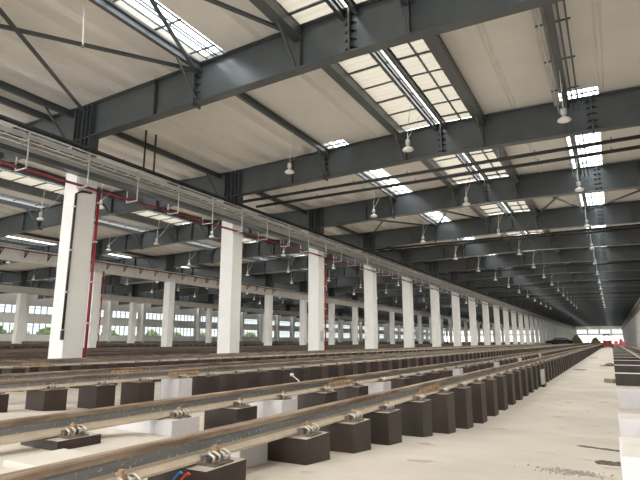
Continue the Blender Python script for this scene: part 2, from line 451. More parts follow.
PUR.append((9.25, .14, .24, 0, 'one bay line in from the column row'))
PG = [14, 7, 4, 0]
for bi, bay in enumerate(BAYS):
    x0, xr, x1 = bay
    for dx, w, d, br, nm in PUR:
        if bi and abs(dx) < 1: continue
        if not bi and dx > 9 and dx < 10: continue
        x = xr+dx-(.4 if bi and dx == 10.9 else 0)
        if PG[bi] and (dx != 9.25 or bi == 1):
            p = make_purlin(x, bay, w, d, br); first = True
            for g in range(1 if dx == 9.25 else PG[bi]):
                o = p if first else copy_tree(p); first = False
                o.location = (x, BY(g-1)+.025, o.location.z)
                tag(o, f'purlin {nm}, {nth(g+1)} gap, {BAYSH[bi]}', 'purlin', f'purlins {nm}, {BAYSH[bi]}')
    mb = MB()
    for dx, w, d, br, nm in PUR:
        if dx == 9.25: continue
        x = xr+dx; z = ztop(x, bay)-.03
        for g in range(PG[bi], 34): mb.box(x-w/2, x+w/2, BY(g-1)+.2, BY(g)-.2, z-d, z, M['steel'])
    tag(mb.build('purlin_run'), f'far distant purlins under the {BAYSH[bi]} roof', 'purlin', None, 'stuff')
nb = 0
for bi, g in ((0, 0), (0, 3), (0, 6), (1, 4)):
    bay = BAYS[bi]; xr = bay[1]; ya, yb = BY(g-1)+.25, BY(g)-.25
    cells = [(xr-11.2, xr-5.55), (xr-5.55, xr-1.72), (xr+1.72, xr+4.93), (xr+4.93, xr+10.9)]
    for ci, (a, b) in enumerate(cells):
        if bi == 0 and g == 0 and ci > 1: continue
        za, zb = ztop(a, bay)-.35, ztop(b, bay)-.35
        for q, (p0, p1) in enumerate((((a, ya, za), (b, yb, zb)), ((b, ya, zb-.08), (a, yb, za-.08)))):
            mb = MB(); mb.bar(p0, p1, .13, .02, M['steel']); mb.bar((p0[0], p0[1], p0[2]+.05), (p1[0], p1[1], p1[2]+.05), .02, .10, M['steel'])
            where = ['next to the column row', 'next to the ridge skylight', 'past the ridge skylight', 'above the aisle edge'][ci]
            tag(mb.build('roof_brace'), f'roof brace {where}, {["upper","lower"][q]} of crossing pair, {nth(g+1)} gap, {BAYSH[bi]}', 'brace', 'diagonal roof braces')

# ------------------------------------------------------------------ columns and girders
def make_column(x, w=.8, top=V(6.1)):
    mb = MB(); mb.box(-w/2, w/2, -w/2, w/2, -.05, top, M['column'])
    o = mb.build('concrete_column', bevel=.025); return o
ROWS = [(5.4, 'aisle side row', 33, 1), (-17.0, 'first row beyond the tracks', 34, 1), (-39.8, 'second row back', 26, 1), (-66.0, 'third row back', 12, 2)]
for x, nm, n, st in ROWS:
    c = make_column(x, top=V(6.31 if x == -17.0 else 6.075)); first = True; cnt = 0
    for k in range(0 if st == 1 else 1, n*st, st):
        if x == -66.0: yy = BY(k+2)
        else: yy = BY(k)
        o = c if first else copy_tree(c); first = False; cnt += 1
        o.location = (x, yy, 0)
        lab = f'white concrete column, {nth(cnt)} from the camera end of the {nm}'
        if x == -17.0 and k == 0: lab = 'widest white column, with a red pipe and a black downpipe, in first row'
        tag(o, lab, 'column', 'white columns, ' + nm)
        if x == -17.0 and k == 0:
            near_col = o
for (x, nm, n, st) in ROWS:
    mb = MB(); mb.box(x-.25, x+.25, Y0, Y1, V(6.32 if x == -17.0 else 6.08), V(6.95), M['girder']); o = mb.build('trim_%d' % (ROWS.index((x, nm, n, st))+1)); struct(o)

# red drop pipes and black downpipes on columns
def drop_pipe(x, y, z0, z1, m, label, cat='pipe', r=.05):
    mb = MB(); mb.tube([(x, y, z0), (x, y, z1)], r, m, 10); o = mb.build('drop_pipe', smooth=True)
    for k in range(5):
        b = MB(); z = z0+.5+k*(z1-z0-1)/4; b.box(x-r-.02, x+r+.02, y-r-.01, y+r+.01, z-.025, z+.025, M['galv']); b.build('pipe_clamp', o)
    return tag(o, label, cat)
cx, cy = -17.0, BY(0)
drop_pipe(-16.56, cy+.47, fz(cy), V(5.66), M['red'], 'red drop pipe on the edge of the widest white column')
drop_pipe(-16.56, BY(2)+.47, 0, V(5.66), M['red'], 'red drop pipe on the third white column of the first row', r=.05)
drop_pipe(-39.3, BY(2)+.47, 0, V(6.2), M['red'], 'red drop pipe on the third white column of the second row')
mb = MB(); mb.tube([(-16.57, cy+.15, V(5.48)), (-16.57, cy-.25, V(5.44)), (-16.57, cy-.47, V(5.30)), (-16.60, cy-.47, V(.4))], .045, M['dsteel'], 8)
dp = mb.build('downpipe', smooth=True); tag(dp, 'black downpipe bending down the widest white column', 'pipe')
for z in (4.8, 3.2, 1.7):
    b = MB(); b.box(-16.62, -16.50, cy-.54, cy-.41, V(z)-.03, V(z)+.03, M['galv']); b.build('pipe_clamp', dp)
mb = MB(); mb.tube([(-16.60, cy-.47, V(.38)), (-16.60, cy-.47, V(.05))], .065, M['dsteel'], 8); mb.build('boot', dp)
mb = MB(); mb.box(-16.62, -16.56, BY(2)-.2, BY(2)+.2, V(.0), V(.65), M['galv']); tag(mb.build('notice_board'), 'small grey board low on the third white column', 'board')

# ------------------------------------------------------------------ cable tray, pipes along the column rows
def service_run(xc, side, tagname, y0, y1, n_br):
    xf = xc + side*.27                   # girder face
    # tray: two side rails and rungs
    mb = MB(); a, b = sorted((xf+side*.22, xf+side*.62))
    mb.box(a, a+.02, y0, y1, V(6.52), V(6.64), M['galv']); mb.box(b-.02, b, y0, y1, V(6.52), V(6.64), M['galv'])
    for k in range(int((min(y1, 90)-y0)/.6)): mb.box(a+.02, b-.02, y0+.6*k, y0+.6*k+.04, V(6.52), V(6.55), M['galv'])
    mb.box(a+.03, b-.03, y0, y1, V(6.555), V(6.60), M['dsteel'])
    tag(mb.build('cable_tray'), f'long galvanised cable tray along the {tagname}', 'cable tray')
    for q, (dx, dz, r) in enumerate(((.66, 6.78, .022), (.68, 6.42, .022), (.5, 6.34, .02), (.58, 6.70, .018))):
        mb = MB(); mb.tube([(xf+side*dx, y0, V(dz)), (xf+side*dx, y1, V(dz))], r, M['galv'], 8)
        tag(mb.build('conduit', smooth=True), f'thin grey conduit, {["topmost","third","lowest","second"][q]} of four along the tray of the {tagname}', 'conduit', f'conduits along the {tagname}')
    mb = MB(); mb.box(*sorted((xf+side*.12, xf+side*.50)), y0, y1, V(5.99), V(6.155), M['steel']); tag(mb.build('dark_strip'), f'dark strip under the cable tray of the {tagname}', 'channel')  # plain dark strip below the girder, under the tray
    for q, (dx, dz) in enumerate(((.10, 7.12), (.48, 7.02))):
        mb = MB(); mb.tube([(xf+side*dx, y0, V(dz)), (xf+side*dx, y1, V(dz))], .055, M['dsteel'], 8)
        for k in range(int((min(y1, 120)-y0)/3)): mb.tube([(xf+side*dx, y0+1+3*k, V(dz)), (xf+side*dx, y0+1+3*k, V(dz)+.10)], .02, M['dsteel'], 6)
        tag(mb.build('sprinkler_pipe', smooth=True), f'black sprinkler main, {["column side","aisle side"][q]} of the pair over the {tagname} tray', 'pipe')
    mb = MB(); mb.tube([(xf+side*.30, y0, V(5.60)), (xf+side*.30, y1, V(5.60))], .048, M['redd'], 10)
    for k in range(int((min(y1, 120)-y0)/3)): mb.tube([(xf+side*.30, y0+3*k, V(5.60)), (xf+side*.30, y0+3*k+.2, V(5.60))], .062, M['dsteel'], 10)
    tag(mb.build('fire_pipe', smooth=True), f'long red fire pipe slung below the tray of the {tagname}', 'pipe')
    # hangers
    h = MB(); t = .035; d = .70
    x0_, x1_ = 0, side*d
    h.bar((x0_, 0, V(6.70)), (x1_, 0, V(6.70)), t, t, M['galv']); h.bar((x1_, 0, V(6.72)), (x1_, 0, V(5.50)), t, t, M['galv'])
    h.bar((side*.1, 0, V(5.51)), (x1_, 0, V(5.51)), t, t, M['galv']); h.bar((side*.1, 0, V(5.51)), (side*.1, 0, V(5.98)), t, t, M['galv'])
    h.bar((x0_, 0, V(6.49)), (x1_, 0, V(6.49)), t, t, M['galv'])
    hp = h.build('tray_hanger'); first = True
    for k in range(n_br):
        o = hp if first else hp.copy()
        if not first: COL.objects.link(o)
        first = False; o.location = (xf+side*.02, BY(0)-2.7+2.25*k, 0)
        tag(o, f'pale steel hanger holding tray and red pipe, {nth(k+1)} along the {tagname}', 'hanger', f'tray hangers along the {tagname}')
service_run(-17.0, 1, 'first column row', -6, 318, 50)
service_run(5.4, -1, 'aisle side column row', 20, 318, 12)
# second row: a red pipe with triangular brackets on the girder face
mb = MB(); mb.tube([(-39.45, -6, V(6.98)), (-39.45, 318, V(6.98))], .05, M['redd'], 8); tag(mb.build('fire_pipe', smooth=True), 'dark red pipe along the girder top of the second column row', 'pipe')
h = MB(); h.bar((0, 0, V(6.9)), (.45, 0, V(6.9)), .05, .05, M['dsteel']); h.bar((0, 0, V(6.45)), (.43, 0, V(6.88)), .05, .05, M['dsteel']); h.bar((0, 0, V(6.4)), (0, 0, V(6.95)), .05, .05, M['dsteel'])
hp = h.build('pipe_bracket'); first = True
for k in range(20):
    o = hp if first else hp.copy()
    if not first: COL.objects.link(o)
    first = False; o.location = (-39.53, 21.2+1.9*k, 0)
    tag(o, f'small dark triangular bracket, {nth(k+1)} along the girder of the second column row', 'bracket', 'triangular brackets, second row')
mb = MB(); mb.box(-39.5, -39.1, -6, 318, V(7.0), V(7.06), M['galv']); tag(mb.build('cable_tray'), 'cable tray on the girder top of the second column row', 'cable tray')
# two vertical black drops near the first row
for q, y in enumerate((14.3, 14.85)):
    mb = MB(); mb.tube([(-16.6, y, V(7.1)), (-16.6, y, V(8.9))], .04, M['dsteel'], 8); tag(mb.build('hanger_rod', smooth=True), f'black rod, {["first","second"][q]} of two rising from sprinkler main to purlin', 'rod', 'black rods above the tray')
# cross pipes under the beams
n = 0
for y, dz in ((21.25, 7.42), (22.45, 7.42), (39.0, 7.55), (40.1, 7.55), (57.2, 7.5), (75.1, 7.5), (93.0, 7.5)):
    n += 1; mb = MB(); mb.tube([(-16.7, y, V(dz)), (5.2, y, V(dz))], .08, M['dsteel'], 8)
    for k in range(8): mb.tube([(-15.5+2.7*k, y, V(dz)), (-15.5+2.7*k, y, V(dz)+.17)], .018, M['dsteel'], 6)
    o = mb.build('sprinkler_pipe', smooth=True); tag(o, f'black sprinkler cross pipe under the roof, {nth(n)} from the camera end', 'pipe', 'black cross pipes')
    for k in range(4):
        r = MB(); r.tube([(-14.2+5.4*k, y, V(dz)), (-14.2+5.4*k, y, V(7.9))], .01, M['galv'], 6); r.build('hanger', o)
# conduits beside the purlin above the aisle
for q, dx in enumerate((-.28, .24, .42)):
    mb = MB(); x = -.67+dx; mb.tube([(x, BY(-1), ztop(x, BAYS[0])-.42), (x, BY(6), ztop(x, BAYS[0])-.42)], .028, M['galv'] if q == 0 else M['steel'], 8)
    for k in range(28): mb.box(x-.1, x+.1, BY(-1)+.6+k*2.2, BY(-1)+.64+k*2.2, ztop(x, BAYS[0])-.40, ztop(x, BAYS[0])-.36, M['steel'])
    tag(mb.build('conduit'), f'roof conduit above the aisle, {["window wall side","beside the purlin","outermost"][q]} of three', 'conduit', 'roof conduits above the aisle')

mb = MB(); mb.box(-1.08, -.86, BY(-1)+.3, BY(1)-.3, V(8.93), V(8.96), M['galv']); mb.box(-1.08, -1.06, BY(-1)+.3, BY(1)-.3, V(8.96), V(9.02), M['galv']); mb.box(-.88, -.86, BY(-1)+.3, BY(1)-.3, V(8.96), V(9.02), M['galv'])
tag(mb.build('cable_tray'), 'pale cable tray under the roof beside the purlin above the aisle', 'cable tray')
# ------------------------------------------------------------------ pendant lamps
def make_lamp(lean):
    root = bpy.data.objects.new('pendant_lamp', None); COL.objects.link(root)
    s = MB(); s.lathe((0,0,0), [(.18,0),(.205,.015),(.21,.04),(.18,.085),(.11,.135),(.06,.17)], M['lampwhite'], 18); s.build('shade', root, smooth=True)
    l = MB(); l.lathe((0,0,0), [(.05,-.022),(.12,-.016),(.17,-.002)], M['lampglass'], 18); l.build('lens', root, smooth=True)
    b = MB(); b.lathe((0,0,0), [(.055,.17),(.055,.23),(.095,.25),(.095,.42),(.05,.46)], M['galv'], 14); b.build('ballast_housing', root, smooth=True)
    r = MB(); r.tube([(0,0,.46),(lean*.2,0,1.0),(lean,0,1.80)], .012, M['lampwhite'], 6); r.build('rod', root)
    c = MB(); c.tube([(.0,0,.46),(lean*.2-.06,.5,.9),(lean+.01,1.0,1.78)], .009, M['lampwhite'], 5); c.build('stay_wire', root)
    return root
LP = {}
ld = bpy.data.lights.new('high bay fill light', 'AREA'); ld.shape = 'DISK'; ld.size = .30; ld.energy = LAMP_W;  ld.color = (1, .96, .89)  # fill light added in the otherwise unlit lamps to brighten the hall
ld_dim = ld.copy(); ld_dim.energy = LAMP_W*.6  # weaker added fill for the bays beyond the columns
def lamp_proto(lean):
    r = make_lamp(lean); q = bpy.data.objects.new('lamp_fill_light', ld); COL.objects.link(q); q.parent = r; q.location = (0, 0, -.03); return r
for bi, n in ((0, 13), (1, 11), (2, 8), (3, 7)):
    xr = BAYS[bi][1]
    for dx, nm in ((-5.72, 'window wall side'), (-.42, 'ridge'), (4.93, 'aisle side')):
        for k in range(-3 if bi == 0 else -2, n):
            if bi == 0 and k == -1 and dx < 0: continue
            lean = .16 if dx < 0 else .0
            if lean in LP: o = copy_tree(LP[lean])
            else: o = LP[lean] = lamp_proto(lean)
            if bi:
                for ch in o.children:
                    if ch.type == 'LIGHT': ch.data = ld_dim
            o.location = (xr+dx, 17.5+S*k, V(7.05))
            tag(o, f'white pendant lamp, {nth(k+4)} along the {nm} row, {BAYSH[bi]}', 'lamp', f'pendant lamps, {nm} row, {BAYSH[bi]}')
mb = MB()
mb.tube([(-11.4, 7.48, V(9.0)), (-11.4, 7.50, V(8.3)), (-11.41, 7.56, V(7.66))], .02, M['lampwhite'], 8); o = mb.build('hanging_cable')
mb = MB(); mb.tube([(-11.41, 7.56, V(7.66)), (-11.41, 7.565, V(7.58))], .035, M['plate'], 8); mb.build('cable_end', o)
tag(o, 'loose white cable hanging from the roof with a bare end', 'cable')

# ------------------------------------------------------------------ rails
RT = -.5375; RH = .15
RPROF = [(-.075,-RH),(.075,-RH),(.075,-RH+.014),(.016,-RH+.034),(.009,-RH+.05),(.009,-.055),(.018,-.045),(.037,-.036),(.037,-.008),(.028,0),(-.028,0),(-.037,-.008),(-.037,-.036),(-.018,-.045),(-.009,-.055),(-.009,-RH+.05),(-.016,-RH+.034),(-.075,-RH+.014)]
fo, we, he = M['foot'], M['web'], M['railhead']
RM = [fo, fo, fo, fo, we, we, we, he, he, he, he, he, we, we, we, fo, fo, fo]
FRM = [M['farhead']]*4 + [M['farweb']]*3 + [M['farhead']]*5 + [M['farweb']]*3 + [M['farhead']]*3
def rail(x, y0, y1, ztop_, label, joints=(), group=None, mats=None):
    mb = MB(); n = max(1, int((y1-y0)/30))
    prof = [(x+a, ztop_+b) for a, b in RPROF]
    mb.prism_y(prof, y0, y1, mats or RM)
    o = mb.build('steel_rail'); tag(o, label, 'rail', group)
    for y in joints:
        for sx in (-1, 1):
            f = MB(); f.box(*sorted((x+sx*.010, x+sx*.040)), y-.40, y+.40, ztop_-.118, ztop_-.045, M['rust'])
            f.box(*sorted((x+sx*.010, x+sx*.058)), y-.40, y+.40, ztop_-.135, ztop_-.118, M['rust'])
            j = f.build('joint_bar', o)
            if y < 30:
                for q in (-.3, -.18, -.06, .06, .18, .3):
                    b = MB(); b.tube([(x+sx*.040, y+q, ztop_-.082), (x+sx*.068, y+q, ztop_-.082)], .018, M['bolt'], 6); b.build('bolt', j)
    return o
MAIN = [(-2.22, 6.9, 'carried on the block row edging the bare aisle'), (-3.72, 7.23, 'second in from the aisle'), (-7.42, 7.7, 'third in from the aisle, beyond the white blocks'), (-8.92, 7.6, 'fourth in from the aisle'),
        (-13.9, 8.75, 'fifth in from the aisle'), (-15.4, 8.2, 'sixth in from the aisle, just before the white columns')]
for x, yj, nm in MAIN:
    rail(x, 0.2 if x > -5 else -4, 318, V(RT), f'rusty steel rail {nm}', [yj] + [yj+25*k for k in (1, 2, 3)] + ([yj+12.5] if x == -2.22 else []), 'rails beside the aisle')
for x, nm in ((1.37, 'nearer the aisle'), (2.88, 'further from the aisle')):
    rail(x, 11.8, 318, V(-.82), f'rail on the plinths across the aisle, {nm}', [], 'rails on the plinths')
FARX = [-20.5, -26.6, -31.6, -36.9, -42.9, -48.6, -54.2, -60.5, -69.5, -75.5, -81.5, -87.5]
for q, x in enumerate(FARX):
    for e, nm in ((.75, 'aisle side'), (-.75, 'window side')):
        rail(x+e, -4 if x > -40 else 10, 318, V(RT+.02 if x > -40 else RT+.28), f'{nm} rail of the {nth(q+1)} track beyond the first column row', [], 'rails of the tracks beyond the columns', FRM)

# ------------------------------------------------------------------ blocks
BT = V(RT-RH-.012)                        # block top, just under the rail foot
def block_parts(w, d, h, side, top, fast=True, short=0):
    """dark block, origin under the rail on the block top; aisle face at +.22"""
    mb = MB(); x1 = .22; mb.box(x1-w, x1, -d/2, d/2, -h, 0, side, top)
    o = mb.build('concrete_block')
    if fast:
        p = MB(); p.box(-.20, .20, -.085, .085, 0, .012, M['plate'])
        for sx in (-1, 1): p.box(*sorted((sx*.085, sx*.125)), -.07, .07, .012, .045, M['plate'])
        fs = p.build('rail_fastener', o)
        for sx in (-1, 1):
            for sy in (-1, 1):
                c = MB(); y = sy*.045
                c.tube([(sx*.17, y-.022, .02), (sx*.18, y-.022, .05), (sx*.14, y-.022, .066), (sx*.07, y-.01, .045), (sx*.06, y+.012, .045), (sx*.14, y+.024, .066), (sx*.185, y+.022, .05), (sx*.175, y+.022, .02)], .009, M['clip'], 6)
                c.build('spring_clip', fs, smooth=True)
            b = MB(); b.tube([(sx*.125, 0, .012), (sx*.125, 0, .10)], .016, M['bolt'], 6); b.tube([(sx*.125, 0, .06), (sx*.125, 0, .085)], .03, M['bolt'], 6)
            b.build('bolt', fs)
    return o
th, pt, f_ = math.radians(29.3176), math.radians(11.2343), 510.0
Fv = Vector((-math.sin(th)*math.cos(pt), math.cos(th)*math.cos(pt), math.sin(pt))); Rv = Vector((math.cos(th), math.sin(th), 0)); Uv = Rv.cross(Fv)
def proj(x, y, v):
    p = Vector((x, y, v)); d = p.dot(Fv)
    if d < .2: return None
    return 320+f_*p.dot(Rv)/d, 240-f_*p.dot(Uv)/d, d
def grow(lst, step, end):
    while lst[-1] < end: lst.append(lst[-1]+step)
    return lst
r1 = grow([1.62, 2.29, 3.36, 4.15, 4.94, 5.99, 7.04], 1.025, 316)
r2 = grow([1.60, 2.43, 3.53, 4.45, 5.30, 6.37, 7.46, 8.45, 9.5, 10.5], 1.025, 316)
r3 = grow([3.85, 4.72, 5.59, 6.43, 7.38, 8.2, 9.1, 9.95], 1.0, 316)
r4 = grow([3.6, 4.65, 5.72, 6.75, 7.77], 1.03, 316)
r5 = grow([5.0], 1.0, 316); r6 = grow([5.4], 1.0, 316)
WHITE = {(-3.72, 1.60), (-3.72, 3.53), (-3.72, 5.30), (-3.72, 8.45), (-7.42, 7.38)}
cands = []
for (x, yj, nm), ys_ in zip(MAIN, (r1, r2, r3, r4, r5, r6)):
    for i, y in enumerate(ys_):
        q = proj(x+.2, y, RT-RH)
        vis = q is not None and -40 < q[0] < 660 and q[1] < 520
        wgt = (q[2] if q else 999) * (1.0 if x > -5 else (1.25 if x > -10 else 1.6))
        cands.append((0 if vis else 1, wgt, x, y, i, nm))
cands.sort()
NBLK = 288
keep = [c for c in cands[:NBLK] if c[0] == 0]
rest = [c for c in cands if c not in keep and (c[0] == 0 or c[3] > 12)]
protos = {}
ROWNM = {-2.22: 'the row edging the aisle', -3.72: 'the second row from the aisle', -7.42: 'the third row from the aisle', -8.92: 'the fourth row from the aisle', -13.9: 'the fifth row from the aisle', -15.4: 'the row just before the columns'}
cnt = {}
for _, _, x, y, i, nm in sorted(keep, key=lambda c: (-c[2], c[3])):
    far13 = x == -3.72 and any(abs(y-t) < .52 for t in (13.1, 18.2, 24.3, 31.0))
    wh = (x, round(y, 2)) in WHITE or far13
    d = .36; h = BT - fz(y) + .06
    if y > 11: h = BT + .04
    key = ('w' if wh else 'd', round(h, 3), wh and y < 6 and y > 3)
    if key not in protos:
        w = .44
        if wh: w = 1.27 if 3 < y < 5 else (.62 if y < 6 else .46)
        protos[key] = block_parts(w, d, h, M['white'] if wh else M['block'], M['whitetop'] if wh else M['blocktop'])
        if wh and 3 < y < 5: pass
        o = protos[key]
    else: o = copy_tree(protos[key])
    if wh and 3 < y < 6: protos.pop(key)
    o.location = (x, y+d/2, BT)
    c = 'white' if wh else 'dark'
    cnt[(x, c)] = cnt.get((x, c), 0)+1
    tag(o, f'{c} concrete block, {nth(cnt[(x, c)])} {c} one from the camera in {ROWNM[x]}', 'block', f'{c} blocks of {ROWNM[x]}')
mb = MB()
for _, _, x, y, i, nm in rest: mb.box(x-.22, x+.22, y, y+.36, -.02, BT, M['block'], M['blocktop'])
for q, x in enumerate(FARX):
    for e in (.75, -.75):
        y = 6 if x > -40 else 20
        zt = BT + (.02 if x > -40 else .28)
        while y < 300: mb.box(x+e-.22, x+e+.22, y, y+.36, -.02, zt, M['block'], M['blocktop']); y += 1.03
tag(mb.build('block_run'), 'far distant mass of small dark blocks under all the rails', 'blocks', None, 'stuff')
# white slab standing between two dark blocks of the aisle row, and one white panel leaning far along it
mb = MB(); mb.box(-2.72, -2.3, 2.98, 3.31, fz(3.3)-.05, V(-.70), M['white'], M['whitetop']); tag(mb.build('white_slab', bevel=.01), 'white slab standing between dark blocks in the row edging the aisle', 'slab')
mb = MB(); mb.box(-1.99, -1.93, 17.2, 17.75, V(-1.28), V(-.85), M['white']); mb.box(-1.98, -1.90, 17.25, 17.7, 0, V(-1.28), M['block']); tag(mb.build('white_panel'), 'small white panel leaning on a far dark block by the aisle', 'panel')
# low pale kerb between the first two rails
mb = MB(); mb.box(-3.38, -2.86, 1.98, 2.40, fz(2)-.05, V(-.725), M['girder'], M['girder']); tag(mb.build('concrete_kerb', bevel=.01), 'low pale concrete kerb on the sand between the first two rails', 'kerb')

# loose sand banked round the near blocks
mb = MB(); nx, ny = 26, 34; i = 0
def sm(t): t = max(0, min(1, t)); return t*t*(3-2*t)
rs = random.Random(5)
for iy in range(ny+1):
    for ix in range(nx+1):
        x = -6.2 + 3.75*ix/nx; y = .3 + 4.2*iy/ny
        h = .105*sm((x+6.2)/1.0)*sm((-2.45-x)/.45)*sm((4.5-y)/1.6)*sm((y-.3)/.4) - .012 + (rs.uniform(-.006, .006))
        mb.v.append((x, y, fz(y)+h))
for iy in range(ny):
    for ix in range(nx):
        k = iy*(nx+1)+ix; mb.face([k, k+1, k+nx+2, k+nx+1], M['floor'])
tag(mb.build('sand', smooth=True), 'bank of pale sand round the closest blocks between the rails', 'sand', None, 'stuff')
# plinths across the aisle
plin = [(3.02, -.55, 'w'), (6.28, -.79, 'w'), (12.6, -1.0, 'w')] + [(19.0+6.45*k, -.99, 'd') for k in range(34)]
pp = {}
for i, (y, vt, c) in enumerate(plin):
    zt = V(vt); h = zt - fz(y) + .05 if y < 12 else zt+.05
    key = (c, round(h, 3))
    if key not in pp:
        mb = MB(); mb.box(-.02, 3.7, 0, .62, -h, 0, M['white'] if c == 'w' else M['block'], M['whitetop'])
        o = mb.build('concrete_plinth', bevel=.012); pp[key] = o
    else: o = pp[key].copy(); COL.objects.link(o)
    o.location = (0, y, zt)
    lab = f'white low concrete plinth across the aisle, {nth(i+1)} from the camera' if c == 'w' else f'dark low concrete plinth with pale top across the aisle, {nth(i-2)} dark one'
    tag(o, lab, 'plinth', 'white plinths across the aisle' if c == 'w' else 'dark plinths across the aisle')

# ------------------------------------------------------------------ small things on the floor
def crack(name, pts, wd, label, m):
    mb = MB(); up = []; lo = []
    for (x, y), w in zip(pts, wd):
        up.append((x, y+w)); lo.append((x, y-w))
    n = len(pts); i = len(mb.v)
    mb.v += [(x, y, fz(y)+.006) for x, y in lo] + [(x, y, fz(y)+.006) for x, y in up] + [(x, y, fz(y)-.05) for x, y in lo] + [(x, y, fz(y)-.05) for x, y in up]
    for k in range(n-1):
        mb.face([i+k, i+k+1, i+n+k+1, i+n+k], m); mb.face([i+2*n+k, i+k, i+k+1, i+2*n+k+1][::1], m); mb.face([i+n+k, i+n+k+1, i+3*n+k+1, i+3*n+k], m)
    return tag(mb.build(name), label, 'crack')
rnd = random.Random(3)
pts = [(-.47+.045*k, 6.98-.034*k+rnd.uniform(-.02,.02)) for k in range(11)]
crack('floor_crack', pts, [.02]+[rnd.uniform(.05,.13) for _ in range(9)]+[.06], 'long jagged black crack in the floor ending at the plinths', M['crack'])
pts = [(-.23+.03*k, 5.28+rnd.uniform(-.02,.02)) for k in range(8)]
crack('floor_crack', pts, [.03]+[rnd.uniform(.07,.15) for _ in range(6)]+[.1], 'short dark broken patch in the floor beside the white plinth', M['crack'])
mb = MB()
for k in range(260):
    x, y = rnd.gauss(-.36, .11), rnd.gauss(4.46, .07); r = rnd.uniform(.004, .011); z = fz(y)
    mb.hexa([(x-r,y-r,z-.004),(x+r,y-r*.8,z-.004),(x+r*.9,y+r,z-.004),(x-r,y+r*.9,z-.004),(x-r*.5,y-r*.6,z+r),(x+r*.6,y-r*.5,z+r),(x+r*.4,y+r*.6,z+r*.9),(x-r*.5,y+r*.5,z+r)], M['gravelmat'])
tag(mb.build('gravel'), 'patch of loose grey gravel on the aisle floor', 'gravel', None, 'stuff')
mb = MB(); mb.lathe((-1.48, 28.3, 0), [(.30,-.02),(.30,.02),(.24,.03)], M['plate'], 14); o = mb.build('manhole_cover'); tag(o, 'small dark round cover in the aisle floor', 'cover')
mb = MB(); mb.lathe((-1.44, 49.0, 0), [(.30,-.02),(.30,.02),(.24,.03)], M['plate'], 14); o = mb.build('manhole_cover'); tag(o, 'far dark round cover in the aisle floor', 'cover')
mb = MB(); mb.bar((-.33, 20.2, .07), (-.05, 20.05, .07), .14, .12, M['wood']); mb.bar((-.30, 20.36, .05), (.0, 20.25, .05), .10, .08, M['wood']); tag(mb.build('timber_offcut'), 'short timber offcut lying by the dark plinth', 'timber')
mb = MB(); mb.lathe((-.22, 33.6, 0), [(.28,-.02),(.30,.05),(.2,.13),(.06,.17)], M['soil'], 9); tag(mb.build('rubble_lump'), 'brown lump of rubble by the far plinths', 'rubble')
mb = MB(); mb.bar((-.7, 33.2, .02), (-.2, 33.4, .02), .2, .03, M['plate']); tag(mb.build('steel_scrap'), 'flat dark scrap beside the brown rubble lump', 'scrap')
# cut ends of wires at the bottom dark block
z = fz(2)
for q, (m, dx) in enumerate(((M['wireblue'], 0), (M['wirered'], .05))):
    mb = MB(); mb.tube([(-2.22+dx, 2.2, V(-.84)), (-2.15+dx, 2.2, V(-.74)), (-2.117+dx, 2.2, V(-.705)), (-2.09+dx*1.1, 2.19, V(-.688)), (-2.07+dx*1.1, 2.18, V(-.69))], .006, m, 7)
    tag(mb.build('wire', smooth=True), f'{["blue","red"][q]} cut wire end poking up by the dark block', 'wire')
mb = MB(); mb.tube([(-5.0, 8.2, fz(8.2)), (-5.02, 8.15, V(-.70)), (-5.12, 8.08, V(-.60))], .014, M['galv'], 7); mb.lathe((-5.12, 8.08, V(-.62)), [(.02,0),(.04,.02),(.03,.05)], M['whitetop'], 8)
tag(mb.build('wire_stub'), 'bent pale wire stub between second and third rails', 'wire')

# ------------------------------------------------------------------ far clutter at the end of the hall
def heap(name, x, y, r, h, m, label, cat):
    mb = MB(); R_ = random.Random(int(x*10+y)); n = 16; rings = [(1.0, 0), (.85, .35), (.6, .7), (.3, .93)]
    for f, z in rings:
        for j in range(n):
            t = 2*math.pi*j/n; rr = r*f*R_.uniform(.85, 1.15); mb.v.append((x+rr*math.cos(t), y+rr*math.sin(t)*.8, h*z*R_.uniform(.85, 1.1)-.02))
    mb.v.append((x, y, h))
    for k in range(3):
        for j in range(n): mb.face([k*n+j, k*n+(j+1) % n, (k+1)*n+(j+1) % n, (k+1)*n+j], m)
    for j in range(n): mb.face([3*n+j, 3*n+(j+1) % n, 4*n], m)
    mb.face(list(range(n))[::-1], m)
    return tag(mb.build(name), label, cat)
heap('soil_heap', -10.0, 189, 1.9, 3.4, M['soil'], 'brown heap beyond the car at the far end of the rails', 'heap')
heap('soil_heap', -4.9, 200, 1.6, 2.7, M['soil'], 'smaller brown heap near the end of the aisle', 'heap')
# car parked across the far tracks
def car(x, y, z):
    root = bpy.data.objects.new('car', None); COL.objects.link(root); root.location = (x, y, z); root.rotation_euler = (0, 0, .25)
    side = [(-2.2,.35),(-2.2,.85),(-1.9,1.0),(-1.1,1.05),(-.55,1.5),(1.0,1.5),(1.75,1.05),(2.2,.95),(2.2,.35)]
    b = MB(); n = len(side); b.v += [(p, -.88, q) for p, q in side]+[(p, .88, q) for p, q in side]
    for k in range(n): b.face([k, (k+1) % n, n+(k+1) % n, n+k], M['carpaint'])
    b.face(list(range(n)), M['carpaint']); b.face([n+k for k in range(n)][::-1], M['carpaint']); b.build('body', root, bevel=.05)
    w = MB(); w.hexa([(-1.05,-.75,1.1),(-1.05,.75,1.1),(-.99,.75,1.12),(-.99,-.75,1.12),(-.62,-.68,1.5),(-.62,.68,1.5),(-.58,.68,1.48),(-.58,-.68,1.48)], M['carglass'])
    for sy in (-1, 1): w.box(-.8, 1.2, sy*.88-.01, sy*.88+.01, 1.1, 1.4, M['carglass'])
    w.build('window', root)
    for sx in (-1.4, 1.4):
        for sy in (-.8, .8):
            t = MB(); t.tube([(sx, sy-.1, .33), (sx, sy+.1, .33)], .33, M['rubber'], 16); t.build('wheel', root)
    return root
